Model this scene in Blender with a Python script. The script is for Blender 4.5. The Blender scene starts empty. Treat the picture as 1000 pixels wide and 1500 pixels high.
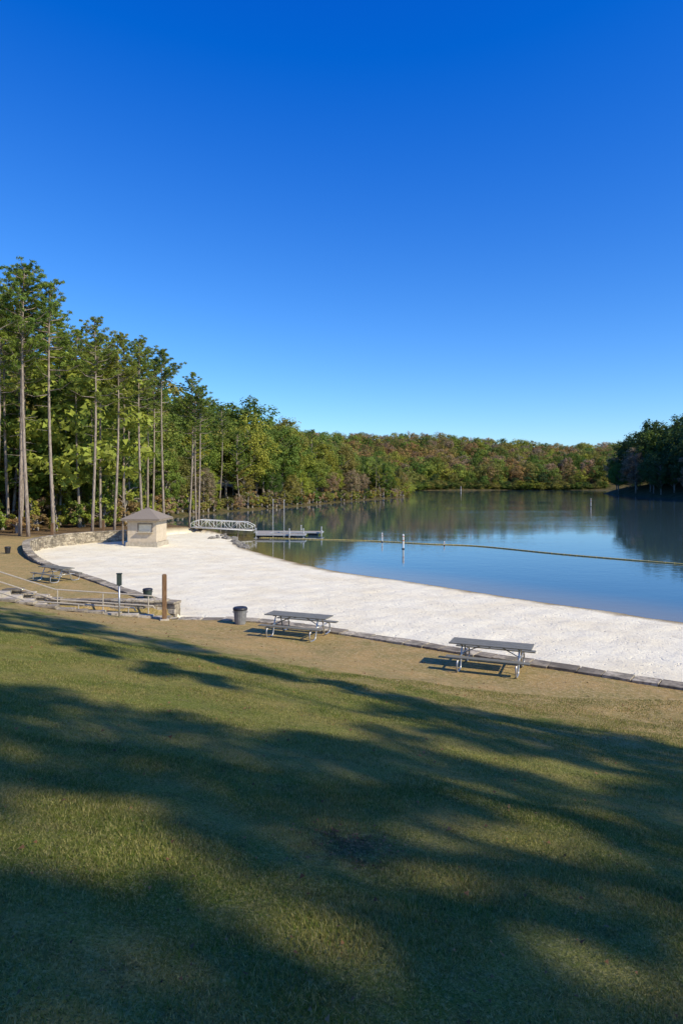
import bpy, math, random
import numpy as np
from mathutils import Vector, Matrix
random.seed(7); rng=np.random.default_rng(7)
scene=bpy.context.scene
scene.view_settings.view_transform='Standard'; scene.view_settings.look='None'
scene.view_settings.exposure=0; scene.view_settings.gamma=1
C=scene.collection
R=math.radians
# ------------------------------------------------------------ node helpers
def newmat(name):
    m=bpy.data.materials.new(name); m.use_nodes=True
    nt=m.node_tree; nt.nodes.clear()
    out=nt.nodes.new('ShaderNodeOutputMaterial')
    return m,nt,out
def N(nt,t,**kw):
    n=nt.nodes.new(t)
    for k,v in kw.items():
        if k.startswith('i_'):
            n.inputs[k[2:].replace('_',' ')].default_value=v
        else: setattr(n,k,v)
    return n
def L(nt,a,b): nt.links.new(a,b)
def mixc(nt,fac,a,b,mode='MIX'):
    n=nt.nodes.new('ShaderNodeMix'); n.data_type='RGBA'; n.blend_type=mode
    for i,v in ((0,fac),(6,a),(7,b)):
        if hasattr(v,'is_linked') : nt.links.new(v,n.inputs[i])
        elif isinstance(v,(tuple,list)): n.inputs[i].default_value=(*v[:3],1)
        else: n.inputs[i].default_value=v
    return n.outputs[2]
def math_(nt,op,a,b=0.5,clamp=False):
    n=nt.nodes.new('ShaderNodeMath'); n.operation=op; n.use_clamp=clamp
    for i,v in ((0,a),(1,b)):
        if hasattr(v,'is_linked'): nt.links.new(v,n.inputs[i])
        else: n.inputs[i].default_value=v
    return n.outputs[0]
def noise(nt,vec,scale,detail=3,rough=.55,dist=0):
    n=nt.nodes.new('ShaderNodeTexNoise'); n.inputs['Scale'].default_value=scale
    n.inputs['Detail'].default_value=detail; n.inputs['Roughness'].default_value=rough
    n.inputs['Distortion'].default_value=dist
    if vec is not None: nt.links.new(vec,n.inputs['Vector'])
    return n.outputs['Fac']
def ramp(nt,fac,p0,p1,smooth=True):
    n=nt.nodes.new('ShaderNodeMapRange'); n.interpolation_type='SMOOTHSTEP' if smooth else 'LINEAR'
    n.inputs['From Min'].default_value=p0; n.inputs['From Max'].default_value=p1
    nt.links.new(fac,n.inputs['Value']); return n.outputs['Result']
def bsdf(nt,out,col,rough=.8,spec=.3,metal=0,bump=None,bstr=.5,bdist=.02):
    b=nt.nodes.new('ShaderNodeBsdfPrincipled')
    if hasattr(col,'is_linked'): nt.links.new(col,b.inputs['Base Color'])
    else: b.inputs['Base Color'].default_value=(*col[:3],1)
    if hasattr(rough,'is_linked'): nt.links.new(rough,b.inputs['Roughness'])
    else: b.inputs['Roughness'].default_value=rough
    b.inputs['Specular IOR Level'].default_value=spec; b.inputs['Metallic'].default_value=metal
    if bump is not None:
        bn=nt.nodes.new('ShaderNodeBump'); bn.inputs['Strength'].default_value=bstr; bn.inputs['Distance'].default_value=bdist
        nt.links.new(bump,bn.inputs['Height']); nt.links.new(bn.outputs[0],b.inputs['Normal'])
    if out is not None: nt.links.new(b.outputs[0],out.inputs[0])
    return b
def pos(nt): return nt.nodes.new('ShaderNodeNewGeometry').outputs['Position']
def objc(nt): return nt.nodes.new('ShaderNodeTexCoord').outputs['Object']
def isl(nt): return nt.nodes.new('ShaderNodeNewGeometry').outputs['Random Per Island']

def grass_colour(nt,p):
    big=ramp(nt,noise(nt,p,.45,6,.7),.36,.60)
    mid=ramp(nt,noise(nt,p,1.9,5,.7),.38,.66)
    fine=noise(nt,p,36,4,.75)
    c=mixc(nt,big,(.115,.152,.020),(.29,.235,.065))
    c=mixc(nt,math_(nt,'MULTIPLY',mid,.55),c,(.21,.225,.038))
    c=mixc(nt,math_(nt,'MULTIPLY',ramp(nt,noise(nt,p,5,5,.75),.5,.66),.6),c,(.115,.105,.035))
    c=mixc(nt,ramp(nt,fine,.46,.74),c,(.40,.345,.13))
    c=mixc(nt,ramp(nt,noise(nt,p,60,4,.75),.48,.3),c,(.026,.035,.008))
    v=N(nt,'ShaderNodeVectorMath',operation='DISTANCE'); L(nt,p,v.inputs[0]); v.inputs[1].default_value=(.1,4.75,4.3)
    q=math_(nt,'ADD',v.outputs['Value'],math_(nt,'MULTIPLY',noise(nt,p,7,5,.75),1.0))
    c=mixc(nt,math_(nt,'MULTIPLY',ramp(nt,q,.95,.55),.8),c,mixc(nt,ramp(nt,fine,.4,.65),(.035,.028,.014),(.17,.11,.06)))
    return c
# ------------------------------------------------------------ materials
def m_ground():
    m,nt,out=newmat('ground_mat'); p=pos(nt)
    at=N(nt,'ShaderNodeAttribute',attribute_name='zone'); sep=N(nt,'ShaderNodeSeparateColor'); L(nt,at.outputs['Color'],sep.inputs[0])
    sand,wet,lit=sep.outputs; dry=at.outputs['Alpha']
    g=grass_colour(nt,p)
    n1=noise(nt,p,.9,6,.75); n2=noise(nt,p,9,4,.7); n3=noise(nt,p,40,3,.7)
    tan=mixc(nt,ramp(nt,n1,.35,.65),(.48,.31,.12),(.29,.235,.08))
    tan=mixc(nt,ramp(nt,n2,.42,.7),tan,(.54,.39,.19))
    tan=mixc(nt,ramp(nt,n3,.5,.3),tan,(.15,.12,.045))
    dfac=math_(nt,'ADD',dry,math_(nt,'MULTIPLY',math_(nt,'SUBTRACT',n1,.5),2.2),True)
    dfac=math_(nt,'MULTIPLY',ramp(nt,dfac,.25,.75),ramp(nt,dry,.02,.3))
    c=mixc(nt,dfac,g,tan)
    litc=mixc(nt,ramp(nt,n2,.35,.7),(.10,.065,.032),(.24,.155,.08))
    sy_=N(nt,'ShaderNodeSeparateXYZ'); L(nt,p,sy_.inputs[0])
    litc=mixc(nt,ramp(nt,sy_.outputs['Y'],95,125),litc,mixc(nt,ramp(nt,noise(nt,p,.5,4,.7),.35,.65),(.05,.055,.018),(.13,.095,.045)))
    c=mixc(nt,lit,c,litc)
    s=mixc(nt,ramp(nt,noise(nt,p,.35,4,.6),.35,.7),(.90,.815,.61),(.84,.735,.52))
    s=mixc(nt,ramp(nt,noise(nt,p,6,5,.75),.58,.75),s,(.64,.52,.34))
    s=mixc(nt,ramp(nt,noise(nt,p,14,4,.8),.64,.72),s,(.28,.2,.13))
    s=mixc(nt,wet,s,(.26,.185,.085))
    c=mixc(nt,sand,c,s)
    v=N(nt,'ShaderNodeTexVoronoi',i_Scale=2.6); v.inputs['Randomness'].default_value=1
    wv=N(nt,'ShaderNodeVectorMath',operation='ADD'); L(nt,p,wv.inputs[0])
    nn=N(nt,'ShaderNodeTexNoise',i_Scale=3.0); L(nt,p,nn.inputs['Vector']); L(nt,nn.outputs['Color'],wv.inputs[1]); L(nt,wv.outputs[0],v.inputs['Vector'])
    foot=ramp(nt,v.outputs['Distance'],.05,.30)
    hs=math_(nt,'ADD',math_(nt,'MULTIPLY',foot,.55),math_(nt,'MULTIPLY',noise(nt,p,4,6,.75),1.15))
    hg=math_(nt,'ADD',math_(nt,'MULTIPLY',n3,.5),math_(nt,'MULTIPLY',n2,.7))
    mh=N(nt,'ShaderNodeMix'); mh.data_type='FLOAT'; L(nt,sand,mh.inputs[0]); L(nt,hg,mh.inputs[2]); L(nt,hs,mh.inputs[3])
    bsdf(nt,out,c,.9,.1,0,mh.outputs[0],.8,.07)
    return m
def m_grass():
    m,nt,out=newmat('grass_blade_mat'); p=pos(nt); g=grass_colour(nt,p); r=isl(nt)
    c=mixc(nt,ramp(nt,r,.55,1.0),g,(.46,.40,.15)); c=mixc(nt,ramp(nt,r,.35,0),c,(.12,.18,.022))
    b=bsdf(nt,None,c,.65,.12)
    t=N(nt,'ShaderNodeBsdfTranslucent'); L(nt,c,t.inputs[0])
    x=N(nt,'ShaderNodeMixShader'); x.inputs[0].default_value=.3; L(nt,b.outputs[0],x.inputs[1]); L(nt,t.outputs[0],x.inputs[2]); L(nt,x.outputs[0],out.inputs[0])
    return m
def m_leaf(name,attr=False):
    m,nt,out=newmat(name); r=isl(nt)
    if attr: base=N(nt,'ShaderNodeAttribute',attribute_name='tint').outputs['Color']
    else: base=N(nt,'ShaderNodeObjectInfo').outputs['Color']
    p=pos(nt)
    k=math_(nt,'ADD',math_(nt,'MULTIPLY',r,.9),.85)
    k=math_(nt,'MULTIPLY',k,math_(nt,'ADD',math_(nt,'MULTIPLY',noise(nt,p,.45,3),.9),.85))
    hs=N(nt,'ShaderNodeHueSaturation'); L(nt,base,hs.inputs['Color']); L(nt,k,hs.inputs['Value'])
    L(nt,math_(nt,'ADD',math_(nt,'MULTIPLY',noise(nt,p,.8,2),.05),.475),hs.inputs['Hue'])
    c=hs.outputs[0]
    b=bsdf(nt,None,c,.6,.2)
    t=N(nt,'ShaderNodeBsdfTranslucent'); L(nt,c,t.inputs[0])
    x=N(nt,'ShaderNodeMixShader'); x.inputs[0].default_value=.42; L(nt,b.outputs[0],x.inputs[1]); L(nt,t.outputs[0],x.inputs[2]); L(nt,x.outputs[0],out.inputs[0])
    return m
def m_bark(name,a,b_):
    m,nt,out=newmat(name); p=pos(nt)
    mp=N(nt,'ShaderNodeMapping'); mp.inputs['Scale'].default_value=(6,6,1.2); L(nt,p,mp.inputs[0])
    f=noise(nt,mp.outputs[0],1.5,5,.7)
    c=mixc(nt,ramp(nt,f,.35,.65),a,b_)
    bsdf(nt,out,c,.9,.1,0,f,.8,.05); return m
def m_simple(name,a,b_,scale=8,rough=.6,metal=0,spec=.4,stretch=(1,1,1),bstr=.3,bdist=.01,island=0):
    m,nt,out=newmat(name); p=objc(nt)
    mp=N(nt,'ShaderNodeMapping'); mp.inputs['Scale'].default_value=stretch; L(nt,p,mp.inputs[0])
    f=noise(nt,mp.outputs[0],scale,5,.65)
    c=mixc(nt,ramp(nt,f,.3,.7),a,b_)
    if island:
        hs=N(nt,'ShaderNodeHueSaturation'); L(nt,c,hs.inputs['Color'])
        L(nt,math_(nt,'ADD',math_(nt,'MULTIPLY',isl(nt),island),1-island*.5),hs.inputs['Value']); c=hs.outputs[0]
    bsdf(nt,out,c,rough,spec,metal,f,bstr,bdist); return m
def m_water():
    m,nt,out=newmat('water_mat'); p=pos(nt)
    at=N(nt,'ShaderNodeAttribute',attribute_name='depth'); dep=at.outputs['Fac']
    mp=N(nt,'ShaderNodeMapping'); mp.inputs['Scale'].default_value=(.8,1.0,1); mp.inputs['Rotation'].default_value=(0,0,R(12)); L(nt,p,mp.inputs[0])
    mb=N(nt,'ShaderNodeMapping'); mb.inputs['Scale'].default_value=(.35,1.5,1); L(nt,p,mb.inputs[0])
    f1=noise(nt,mp.outputs[0],1.9,3,.6); f2=noise(nt,mp.outputs[0],.5,3,.6)
    calm=ramp(nt,noise(nt,mb.outputs[0],.018,4,.6),.40,.58)
    sx_=N(nt,'ShaderNodeSeparateXYZ'); L(nt,p,sx_.inputs[0])
    openw=math_(nt,'MULTIPLY',ramp(nt,sx_.outputs['X'],5,30),ramp(nt,sx_.outputs['Y'],80,150))
    h=math_(nt,'ADD',math_(nt,'MULTIPLY',f1,.34),math_(nt,'MULTIPLY',f2,.5))
    k=math_(nt,'ADD',math_(nt,'MULTIPLY',calm,.35),math_(nt,'MULTIPLY',math_(nt,'MULTIPLY',openw,.9),math_(nt,'ADD',math_(nt,'MULTIPLY',calm,.8),.2)))
    h=math_(nt,'MULTIPLY',h,math_(nt,'ADD',k,.10))
    c=mixc(nt,ramp(nt,dep,.0,.9),(.21,.16,.075),(.045,.085,.100))
    b=bsdf(nt,out,c,.02,.5,0,h,.32,.12); b.inputs['IOR'].default_value=1.40
    return m
def m_stone():
    m,nt,out=newmat('wall_stone_mat'); p=pos(nt); r=isl(nt)
    f=noise(nt,p,7,5,.7); g=noise(nt,p,1.1,3,.6)
    c=mixc(nt,ramp(nt,r,.1,.9),(.30,.25,.18),(.56,.48,.35))
    c=mixc(nt,ramp(nt,f,.42,.7),c,(.17,.14,.11)); c=mixc(nt,math_(nt,'MULTIPLY',ramp(nt,g,.47,.64),.6),c,(.09,.08,.06))
    bsdf(nt,out,c,.9,.15,0,f,.7,.03); return m
M=dict(ground=m_ground(),grass=m_grass(),leaf=m_leaf('leaf_mat'),leafs=m_leaf('forest_leaf_mat',True),
 pbark=m_bark('pine_bark_mat',(.18,.14,.11),(.40,.33,.27)),dbark=m_bark('broadleaf_bark_mat',(.16,.13,.11),(.38,.34,.29)),
 water=m_water(),stone=m_stone(),
 plank=m_simple('table_plank_mat',(.13,.125,.095),(.26,.245,.19),5,.6,0,.3,(1,12,12)),
 galv=m_simple('galvanised_mat',(.42,.42,.42),(.56,.55,.53),20,.4,.75),
 railm=m_simple('painted_rail_mat',(.42,.36,.27),(.55,.48,.37),20,.5,.1),
 alu=m_simple('aluminium_mat',(.50,.49,.47),(.62,.61,.59),10,.4,.3),
 rubber=m_simple('can_mat',(.17,.17,.17),(.26,.255,.25),6,.5),
 black=m_simple('black_plastic_mat',(.018,.02,.024),(.04,.04,.045),6,.45),
 green=m_simple('green_paint_mat',(.030,.045,.038),(.05,.07,.06),6,.5),
 wood=m_simple('weathered_post_mat',(.13,.07,.035),(.25,.15,.08),4,.8,0,.2,(8,8,1),.6,.01),
 deck=m_simple('dock_deck_mat',(.30,.27,.23),(.45,.41,.35),3,.8,0,.2,(1,8,1)),
 block=m_simple('kiosk_wall_mat',(.52,.43,.31),(.62,.52,.39),3,.85,0,.2),
 trim=m_simple('trim_mat',(.20,.16,.12),(.27,.22,.17),3,.7,0,.2),
 shutter=m_simple('shutter_mat',(.70,.63,.46),(.78,.71,.54),3,.6),
 conc=m_simple('concrete_mat',(.40,.35,.27),(.55,.48,.37),4,.9,0,.15,(1,1,1),.4,.02,.3),
 white=m_simple('white_paint_mat',(.70,.69,.65),(.82,.81,.77),8,.45),
 red=m_simple('orange_band_mat',(.55,.12,.03),(.6,.16,.05),8,.5),
 rope=m_simple('float_line_mat',(.42,.32,.09),(.56,.44,.14),3,.7),
 rock=m_simple('rock_mat',(.13,.12,.10),(.28,.255,.22),3,.9,0,.2,(1,1,1),.8,.05),
 fleaf=m_simple('fallen_leaf_mat',(.12,.055,.022),(.28,.15,.06),2,.8,0,.2,(1,1,1),.1,.01,1.0),
)
def m_shingle():
    m,nt,out=newmat('shingle_mat'); p=objc(nt)
    w=N(nt,'ShaderNodeTexWave',i_Scale=3.2,bands_direction='Z'); L(nt,p,w.inputs['Vector'])
    f=noise(nt,p,12,4,.7)
    c=mixc(nt,f,(.21,.17,.135),(.37,.31,.25)); c=mixc(nt,math_(nt,'MULTIPLY',w.outputs['Fac'],.35),c,(.12,.10,.085))
    bsdf(nt,out,c,.9,.2,0,w.outputs['Fac'],.4,.02); return m
M['shingle']=m_shingle()
# ------------------------------------------------------------ mesh helpers
def raw_mesh(name,V,F,mat=None,k=3,smooth=False):
    me=bpy.data.meshes.new(name); V=np.asarray(V,dtype=np.float32); F=np.asarray(F,dtype=np.int32)
    me.vertices.add(len(V)); me.vertices.foreach_set('co',V.ravel())
    me.loops.add(F.size); me.loops.foreach_set('vertex_index',F.ravel())
    me.polygons.add(len(F)); me.polygons.foreach_set('loop_start',np.arange(len(F),dtype=np.int32)*k)
    me.polygons.foreach_set('loop_total',np.full(len(F),k,dtype=np.int32))
    me.update(calc_edges=True); me.validate()
    if mat: me.materials.append(mat)
    if smooth: me.polygons.foreach_set('use_smooth',np.ones(len(F),dtype=bool))
    return me
def mkobj(name,me,parent=None,loc=(0,0,0)):
    o=bpy.data.objects.new(name,me); C.objects.link(o); o.location=loc
    if parent is not None: o.parent=parent
    return o
def tag(o,label,cat,group=None):
    o['label']=label; o['category']=cat
    if group: o['group']=group
def empty(name,loc,rot=0):
    e=bpy.data.objects.new(name,None); e.empty_display_size=.5; C.objects.link(e); e.location=loc; e.rotation_euler=(0,0,rot); return e
def catmull(P,n=6,closed=False):
    P=[np.array(p,float) for p in P]; out=[]; m=len(P)
    for i in range(m if closed else m-1):
        if closed: p0,p1,p2,p3=P[i-1],P[i],P[(i+1)%m],P[(i+2)%m]
        else: p0,p1,p2,p3=P[max(i-1,0)],P[i],P[i+1],P[min(i+2,m-1)]
        for j in range(n):
            t=j/n; out.append(.5*((2*p1)+(-p0+p2)*t+(2*p0-5*p1+4*p2-p3)*t*t+(-p0+3*p1-3*p2+p3)*t**3))
    if not closed: out.append(P[-1])
    return out
class MB:
    def __init__(s): s.v=[]; s.f=[]; s.m=[]
    def add(s,vs,fs,mi=0):
        o=len(s.v); s.v+= [tuple(v) for v in vs]; s.f+=[tuple(i+o for i in f) for f in fs]; s.m+=[mi]*len(fs)
    def box(s,c,size,rz=0,mi=0,jit=0):
        a,b,h=size[0]/2,size[1]/2,size[2]/2; vs=[]
        for x,y,z in ((-a,-b,-h),(a,-b,-h),(a,b,-h),(-a,b,-h),(-a,-b,h),(a,-b,h),(a,b,h),(-a,b,h)):
            if jit: x+=random.uniform(-jit,jit); y+=random.uniform(-jit,jit); z+=random.uniform(-jit,jit)
            vs.append((c[0]+x*math.cos(rz)-y*math.sin(rz),c[1]+x*math.sin(rz)+y*math.cos(rz),c[2]+z))
        s.add(vs,[(0,3,2,1),(4,5,6,7),(0,1,5,4),(1,2,6,5),(2,3,7,6),(3,0,4,7)],mi)
    def tube(s,path,r,n=8,mi=0,cap=True):
        P=[Vector(p) for p in path]; rs=r if isinstance(r,(list,tuple)) else [r]*len(P)
        vs=[]; up=None
        for i,p in enumerate(P):
            d=(P[min(i+1,len(P)-1)]-P[max(i-1,0)]).normalized()
            if up is None: up=Vector((0,0,1)) if abs(d.z)<.9 else Vector((1,0,0))
            a=d.cross(up); 
            if a.length<1e-4: a=d.cross(Vector((0,1,0)))
            a.normalize(); b=a.cross(d).normalized(); up=b
            for j in range(n):
                t=2*math.pi*j/n; vs.append(p+a*math.cos(t)*rs[i]+b*math.sin(t)*rs[i])
        fs=[]
        for i in range(len(P)-1):
            for j in range(n):
                k=(j+1)%n; fs.append((i*n+j,(i+1)*n+j,(i+1)*n+k,i*n+k))
        if cap: fs.append(tuple(range(n))); fs.append(tuple((len(P)-1)*n+j for j in reversed(range(n))))
        s.add(vs,fs,mi)
    def lathe(s,prof,n=24,c=(0,0,0),mi=0,rib=0):
        vs=[];fs=[]
        for r,z in prof:
            for j in range(n):
                t=2*math.pi*j/n; rr=r*(1+(rib if j%2 else 0)); vs.append((c[0]+rr*math.cos(t),c[1]+rr*math.sin(t),c[2]+z))
        for i in range(len(prof)-1):
            for j in range(n):
                k=(j+1)%n; fs.append((i*n+j,i*n+k,(i+1)*n+k,(i+1)*n+j))
        fs.append(tuple(reversed(range(n)))); fs.append(tuple((len(prof)-1)*n+j for j in range(n)))
        s.add(vs,fs,mi)
    def mesh(s,name,mats,smooth=False):
        me=bpy.data.meshes.new(name); me.from_pydata(s.v,[],s.f)
        for m in mats: me.materials.append(m)
        me.polygons.foreach_set('material_index',s.m)
        if smooth: me.polygons.foreach_set('use_smooth',[True]*len(s.f))
        me.update(); return me
    def obj(s,name,mats,parent=None,loc=(0,0,0),smooth=False,bevel=0):
        o=mkobj(name,s.mesh(name,mats,smooth),parent,loc)
        if bevel:
            b=o.modifiers.new('bevel','BEVEL'); b.width=bevel; b.segments=2; b.limit_method='ANGLE'
        return o
# ------------------------------------------------------------ geography
WALL=[(41.3,-5.5),(25,6.4),(9.07,18.15),(5.7,20.5),(3.1,22.4),(0,24.6),(-3.25,26.6),(-6.4,26.9),(-7.3,30.5),(-8.4,31.1),(-10.3,33.3),(-12.7,36.4),(-15.5,39.9),(-18.4,43.3),(-21.4,47.4),(-24.4,52.9),(-26.1,57.3),(-26,61.8),(-24.2,65.5),(-21.4,67.9)]
wA=catmull(WALL[:8],6); wB=catmull(WALL[8:],6)
wallP=np.array([p for p in wA]+[p for p in wB])
SH=[(60,-3),(45,10),(28,23),(16.2,32.4),(13.95,34.9),(11.2,37.6),(8.2,41),(4.5,45.3),(0,50),(-2.7,54),(-6,60),(-9,66),(-10.3,70),(-11.2,74)]
shoreP=catmull(SH,5)
REST=[(-11.2,74),(-13,80),(-17.9,88),(-24,95),(-33,100),(-37,104),(-35,112),(-31,123),(-25,141),(-16,162),(-7,184),(0,206),(14,238),(23.6,261),(27,300),(36,390),(45,415),(60,424),(85,430),(120,434),(165,428),(200,400),(160,345),(125,324),(121,280),(117,234),(122,180),(135,100),(140,-60),(75,-60),(66,-12)]
restP=catmull(REST,5)
lake=np.array(shoreP+restP[1:])
shore=np.array(shoreP)
sandpoly=np.array(list(wallP)+[np.array(p) for p in ((-20.6,71),(-20.6,78),(-18,84),(-14.6,80.5),(-12.4,77))]+list(reversed(shoreP)))
def inside(P,X,Y):
    r=np.zeros(X.shape,bool); n=len(P)
    for i in range(n):
        x1,y1=P[i]; x2,y2=P[(i+1)%n]
        if y1==y2: continue
        c=((y1>Y)!=(y2>Y))&(X<(x2-x1)*(Y-y1)/(y2-y1)+x1); r^=c
    return r
def dist(P,X,Y,closed=False):
    d=np.full(X.shape,1e9); n=len(P)
    for i in range(n if closed else n-1):
        x1,y1=P[i]; x2,y2=P[(i+1)%n]; dx,dy=x2-x1,y2-y1; l=dx*dx+dy*dy
        if l<1e-9: continue
        t=np.clip(((X-x1)*dx+(Y-y1)*dy)/l,0,1); d=np.minimum(d,(X-x1-t*dx)**2+(Y-y1-t*dy)**2)
    return np.sqrt(d)
def sstep(a,b,x):
    t=np.clip((x-a)/(b-a),0,1); return t*t*(3-2*t)
def vn(X,Y,s,o=0):
    return (np.sin(X*s*1.3+o+1.7*np.sin(Y*s*.9+o))+np.sin(Y*s*1.1+2.1*o+1.3*np.sin(X*s*.7+o*2)))*.5
def stairline(x): return np.interp(x,[-15.3,-12.6,-7.2],[1.88,1.02,.66])
def terrain(X,Y):
    X=np.asarray(X,float); Y=np.asarray(Y,float)
    il=inside(lake,X,Y); isd=inside(sandpoly,X,Y)&~il
    dl=dist(lake,X,Y,True); dw=dist(wallP,X,Y); ds=dist(shore,X,Y)
    t=19.9-(.59*X+.807*Y)
    rise=.03*np.clip(t,0,60)+.193*np.where(t>2.5,(t-2.5)**2/(np.abs(t-2.5)+1.5),0)*1.08
    rise=np.where(rise>9,9+(rise-9)*.3,rise)
    flat=1.25*(1-np.exp(-dl/2.2))+.06*np.maximum(0,-X-30)*sstep(-30,-60,X)
    lawn=flat+rise+.035*vn(X,Y,1.1)*sstep(0,4,t)+.02*vn(X,Y,3.1,2)*sstep(1,4,t)
    hl=15*(1-np.exp(-dl*.13/15))*(1-.75*sstep(170,290,Y)); hf=50*(1-np.exp(-dl*.31/50))*(1-.75*sstep(110,230,dl)); hr=np.minimum(.2*dl,14)
    hill=np.where(X>95,hr,hl); f=sstep(320,400,Y); hill=hill*(1-f)+hf*(1+.18*vn(X,Y,.018,1))*f
    land=lawn+hill*sstep(95,125,Y)
    z=land
    z=np.where(isd,.68*(ds/(ds+dw+1e-6))**.7+.03*vn(X,Y,2.3,3)*np.clip(ds,0,1)+.02*vn(X,Y,5.3,5)*np.clip(ds,0,1),z)
    z=np.where(il,-np.minimum(.13*dl,3)-.02,z)
    tr=(X>-15.2)&(X<-6.6)&(Y>26.95)&(Y<30.35)
    z=np.where(tr,np.minimum(z,stairline(X)-.25),z)
    return z,isd,il,dl,dw,t
def gz(x,y): return float(terrain(np.array([x]),np.array([y]))[0][0])
def axis(a,b,step,lo,hi,g=1.05):
    c=list(np.arange(a,b+1e-6,step)); s=step; 
    while c[-1]<hi: s*=g; c.append(c[-1]+s)
    s=step; pre=[a]
    while pre[-1]>lo: s*=g; pre.append(pre[-1]-s)
    return np.array(list(reversed(pre[1:]))+c)
xs=axis(-30,19,.25,-1800,1800,1.055); ys=axis(1,72,.25,-300,2600,1.055)
X,Y=np.meshgrid(xs,ys); nx,ny=len(xs),len(ys)
Z,isd,il,dl,dw,tt=terrain(X,Y)
idx=np.arange(nx*ny).reshape(ny,nx)
F=np.stack([idx[:-1,:-1],idx[:-1,1:],idx[1:,1:],idx[1:,:-1]],-1).reshape(-1,4)
me=raw_mesh('ground',np.stack([X,Y,Z],-1).reshape(-1,3),F,M['ground'],4,True)
ca=me.color_attributes.new('zone','FLOAT_COLOR','POINT')
ds_=dist(shore,X,Y)
sand=(isd|(il&(ds_<12)&(Y<82))).astype(float)
wet=np.where(il,1.0,0.0)
wet=np.where((~il)&isd,np.clip(1.15-ds_/1.0+.25*vn(X,Y,1.7,4),0,1),wet)
litter=np.where(sand>0,0,np.maximum(sstep(62,70,Y),sstep(-34,-42,X)*sstep(35,50,Y)))
dry=np.clip(sstep(8.5,4.5,tt),0,1)*1.0
dry=np.maximum(dry,.5*sstep(14,6,tt))
ca.data.foreach_set('color',np.stack([sand,wet,litter,dry],-1).astype(np.float32).ravel())
g=mkobj('ground',me); g['kind']='structure'
wx=axis(-40,20,.6,-60,260,1.04); wy=axis(20,80,.6,-70,520,1.04)
WX,WY=np.meshgrid(wx,wy); wd=np.maximum(0,-terrain(WX,WY)[0]); li=inside(lake,WX,WY)|(dist(lake,WX,WY,True)<4)
idx=np.arange(WX.size).reshape(WX.shape)
F=np.stack([idx[:-1,:-1],idx[:-1,1:],idx[1:,1:],idx[1:,:-1]],-1).reshape(-1,4)
F=F[li.ravel()[F].any(1)]
me=raw_mesh('water',np.stack([WX,WY,0*WX],-1).reshape(-1,3),F,M['water'],4,True)
a=me.attributes.new('depth','FLOAT','POINT'); a.data.foreach_set('value',wd.astype(np.float32).ravel())
o=mkobj('water',me); o['kind']='structure'

# ------------------------------------------------------------ foliage soup
def rnd_unit(n):
    v=rng.normal(size=(n,3)); return v/np.linalg.norm(v,axis=1,keepdims=True)
def soup(cent,normal,size,asp=1.0,jit=.7):
    n=len(cent); nn=normal+jit*rnd_unit(n); nn/=np.linalg.norm(nn,axis=1,keepdims=True)
    a=np.cross(nn,rnd_unit(n)); a/=np.linalg.norm(a,axis=1,keepdims=True)+1e-9; b=np.cross(nn,a)
    s=(size*rng.uniform(.6,1.4,n))[:,None]
    v=np.stack([cent-a*s*.5-b*s*.3*asp,cent+a*s*.5-b*s*.25*asp,cent+b*s*.55*asp],1)
    return v.reshape(-1,3)
def clumps(cc,cr,nl,size,flat=.7,asp=1.0,center=None,jit=.7):
    k=len(cc); C_=np.repeat(cc,nl,0); r=np.repeat(cr,nl)[:,None]
    u=rnd_unit(k*nl); rad=rng.uniform(.35,1.05,(k*nl,1)); off=u*rad*r; off[:,2]*=flat
    nrm=u*.8+np.array([0,0,.45]); 
    if center is not None:
        o=C_-center; o/=np.linalg.norm(o,axis=1,keepdims=True)+1e-6; nrm=nrm+.5*o
    return soup(C_+off,nrm,np.full(k*nl,size),asp,jit)
def tri_idx(V): return np.arange(len(V)).reshape(-1,3)
def pine_soup(seed,H,nb,nl,leaf,start=.5,W=3.6,asp=.24):
    rr=random.Random(seed); cc=[];cr=[];limbs=[]
    bend=(rr.uniform(-.8,.8),rr.uniform(-.8,.8))
    def tp(t): return Vector((bend[0]*math.sin(t*2.4),bend[1]*math.sin(t*2.0+.4)-bend[1]*math.sin(.4),t*H))
    for i in range(nb):
        t=start+(1-start)*((i+rr.random())/nb)**.85; t=min(t,.985)
        u=(t-start)/(1-start); L_=W*(math.sin(min(1,u*1.25+.28)*math.pi*.62)**.8 if u<.6 else (1-u)**.6*1.4)*rr.uniform(.4,1.25)
        L_=max(L_,.6)
        if u<.4 and rr.random()<.6: continue
        az=rr.random()*6.283; up=rr.uniform(.0,.45)+.55*u
        d=Vector((math.cos(az),math.sin(az),up)); p=tp(t)
        e=p+d*L_; mid=p+d*L_*.5+Vector((0,0,-.12*L_))
        limbs.append((p,mid,e,L_))
        k=max(2,int(L_*2.4))
        for j in range(k):
            s=.4+.65*j/max(1,k-1) if k>1 else 1
            q=p.lerp(e,min(s,1.05))+Vector((rr.uniform(-.35,.35),rr.uniform(-.35,.35),rr.uniform(-.10,.24)))*L_*.34
            cc.append(q); cr.append(rr.uniform(.20,.46)*(.75+.25*L_/W))
    cc.append(tp(1.0)); cr.append(.4)
    V=clumps(np.array([tuple(c) for c in cc]),np.array(cr),nl,leaf,.55,asp,None,1.0)
    return V,limbs,tp
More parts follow.
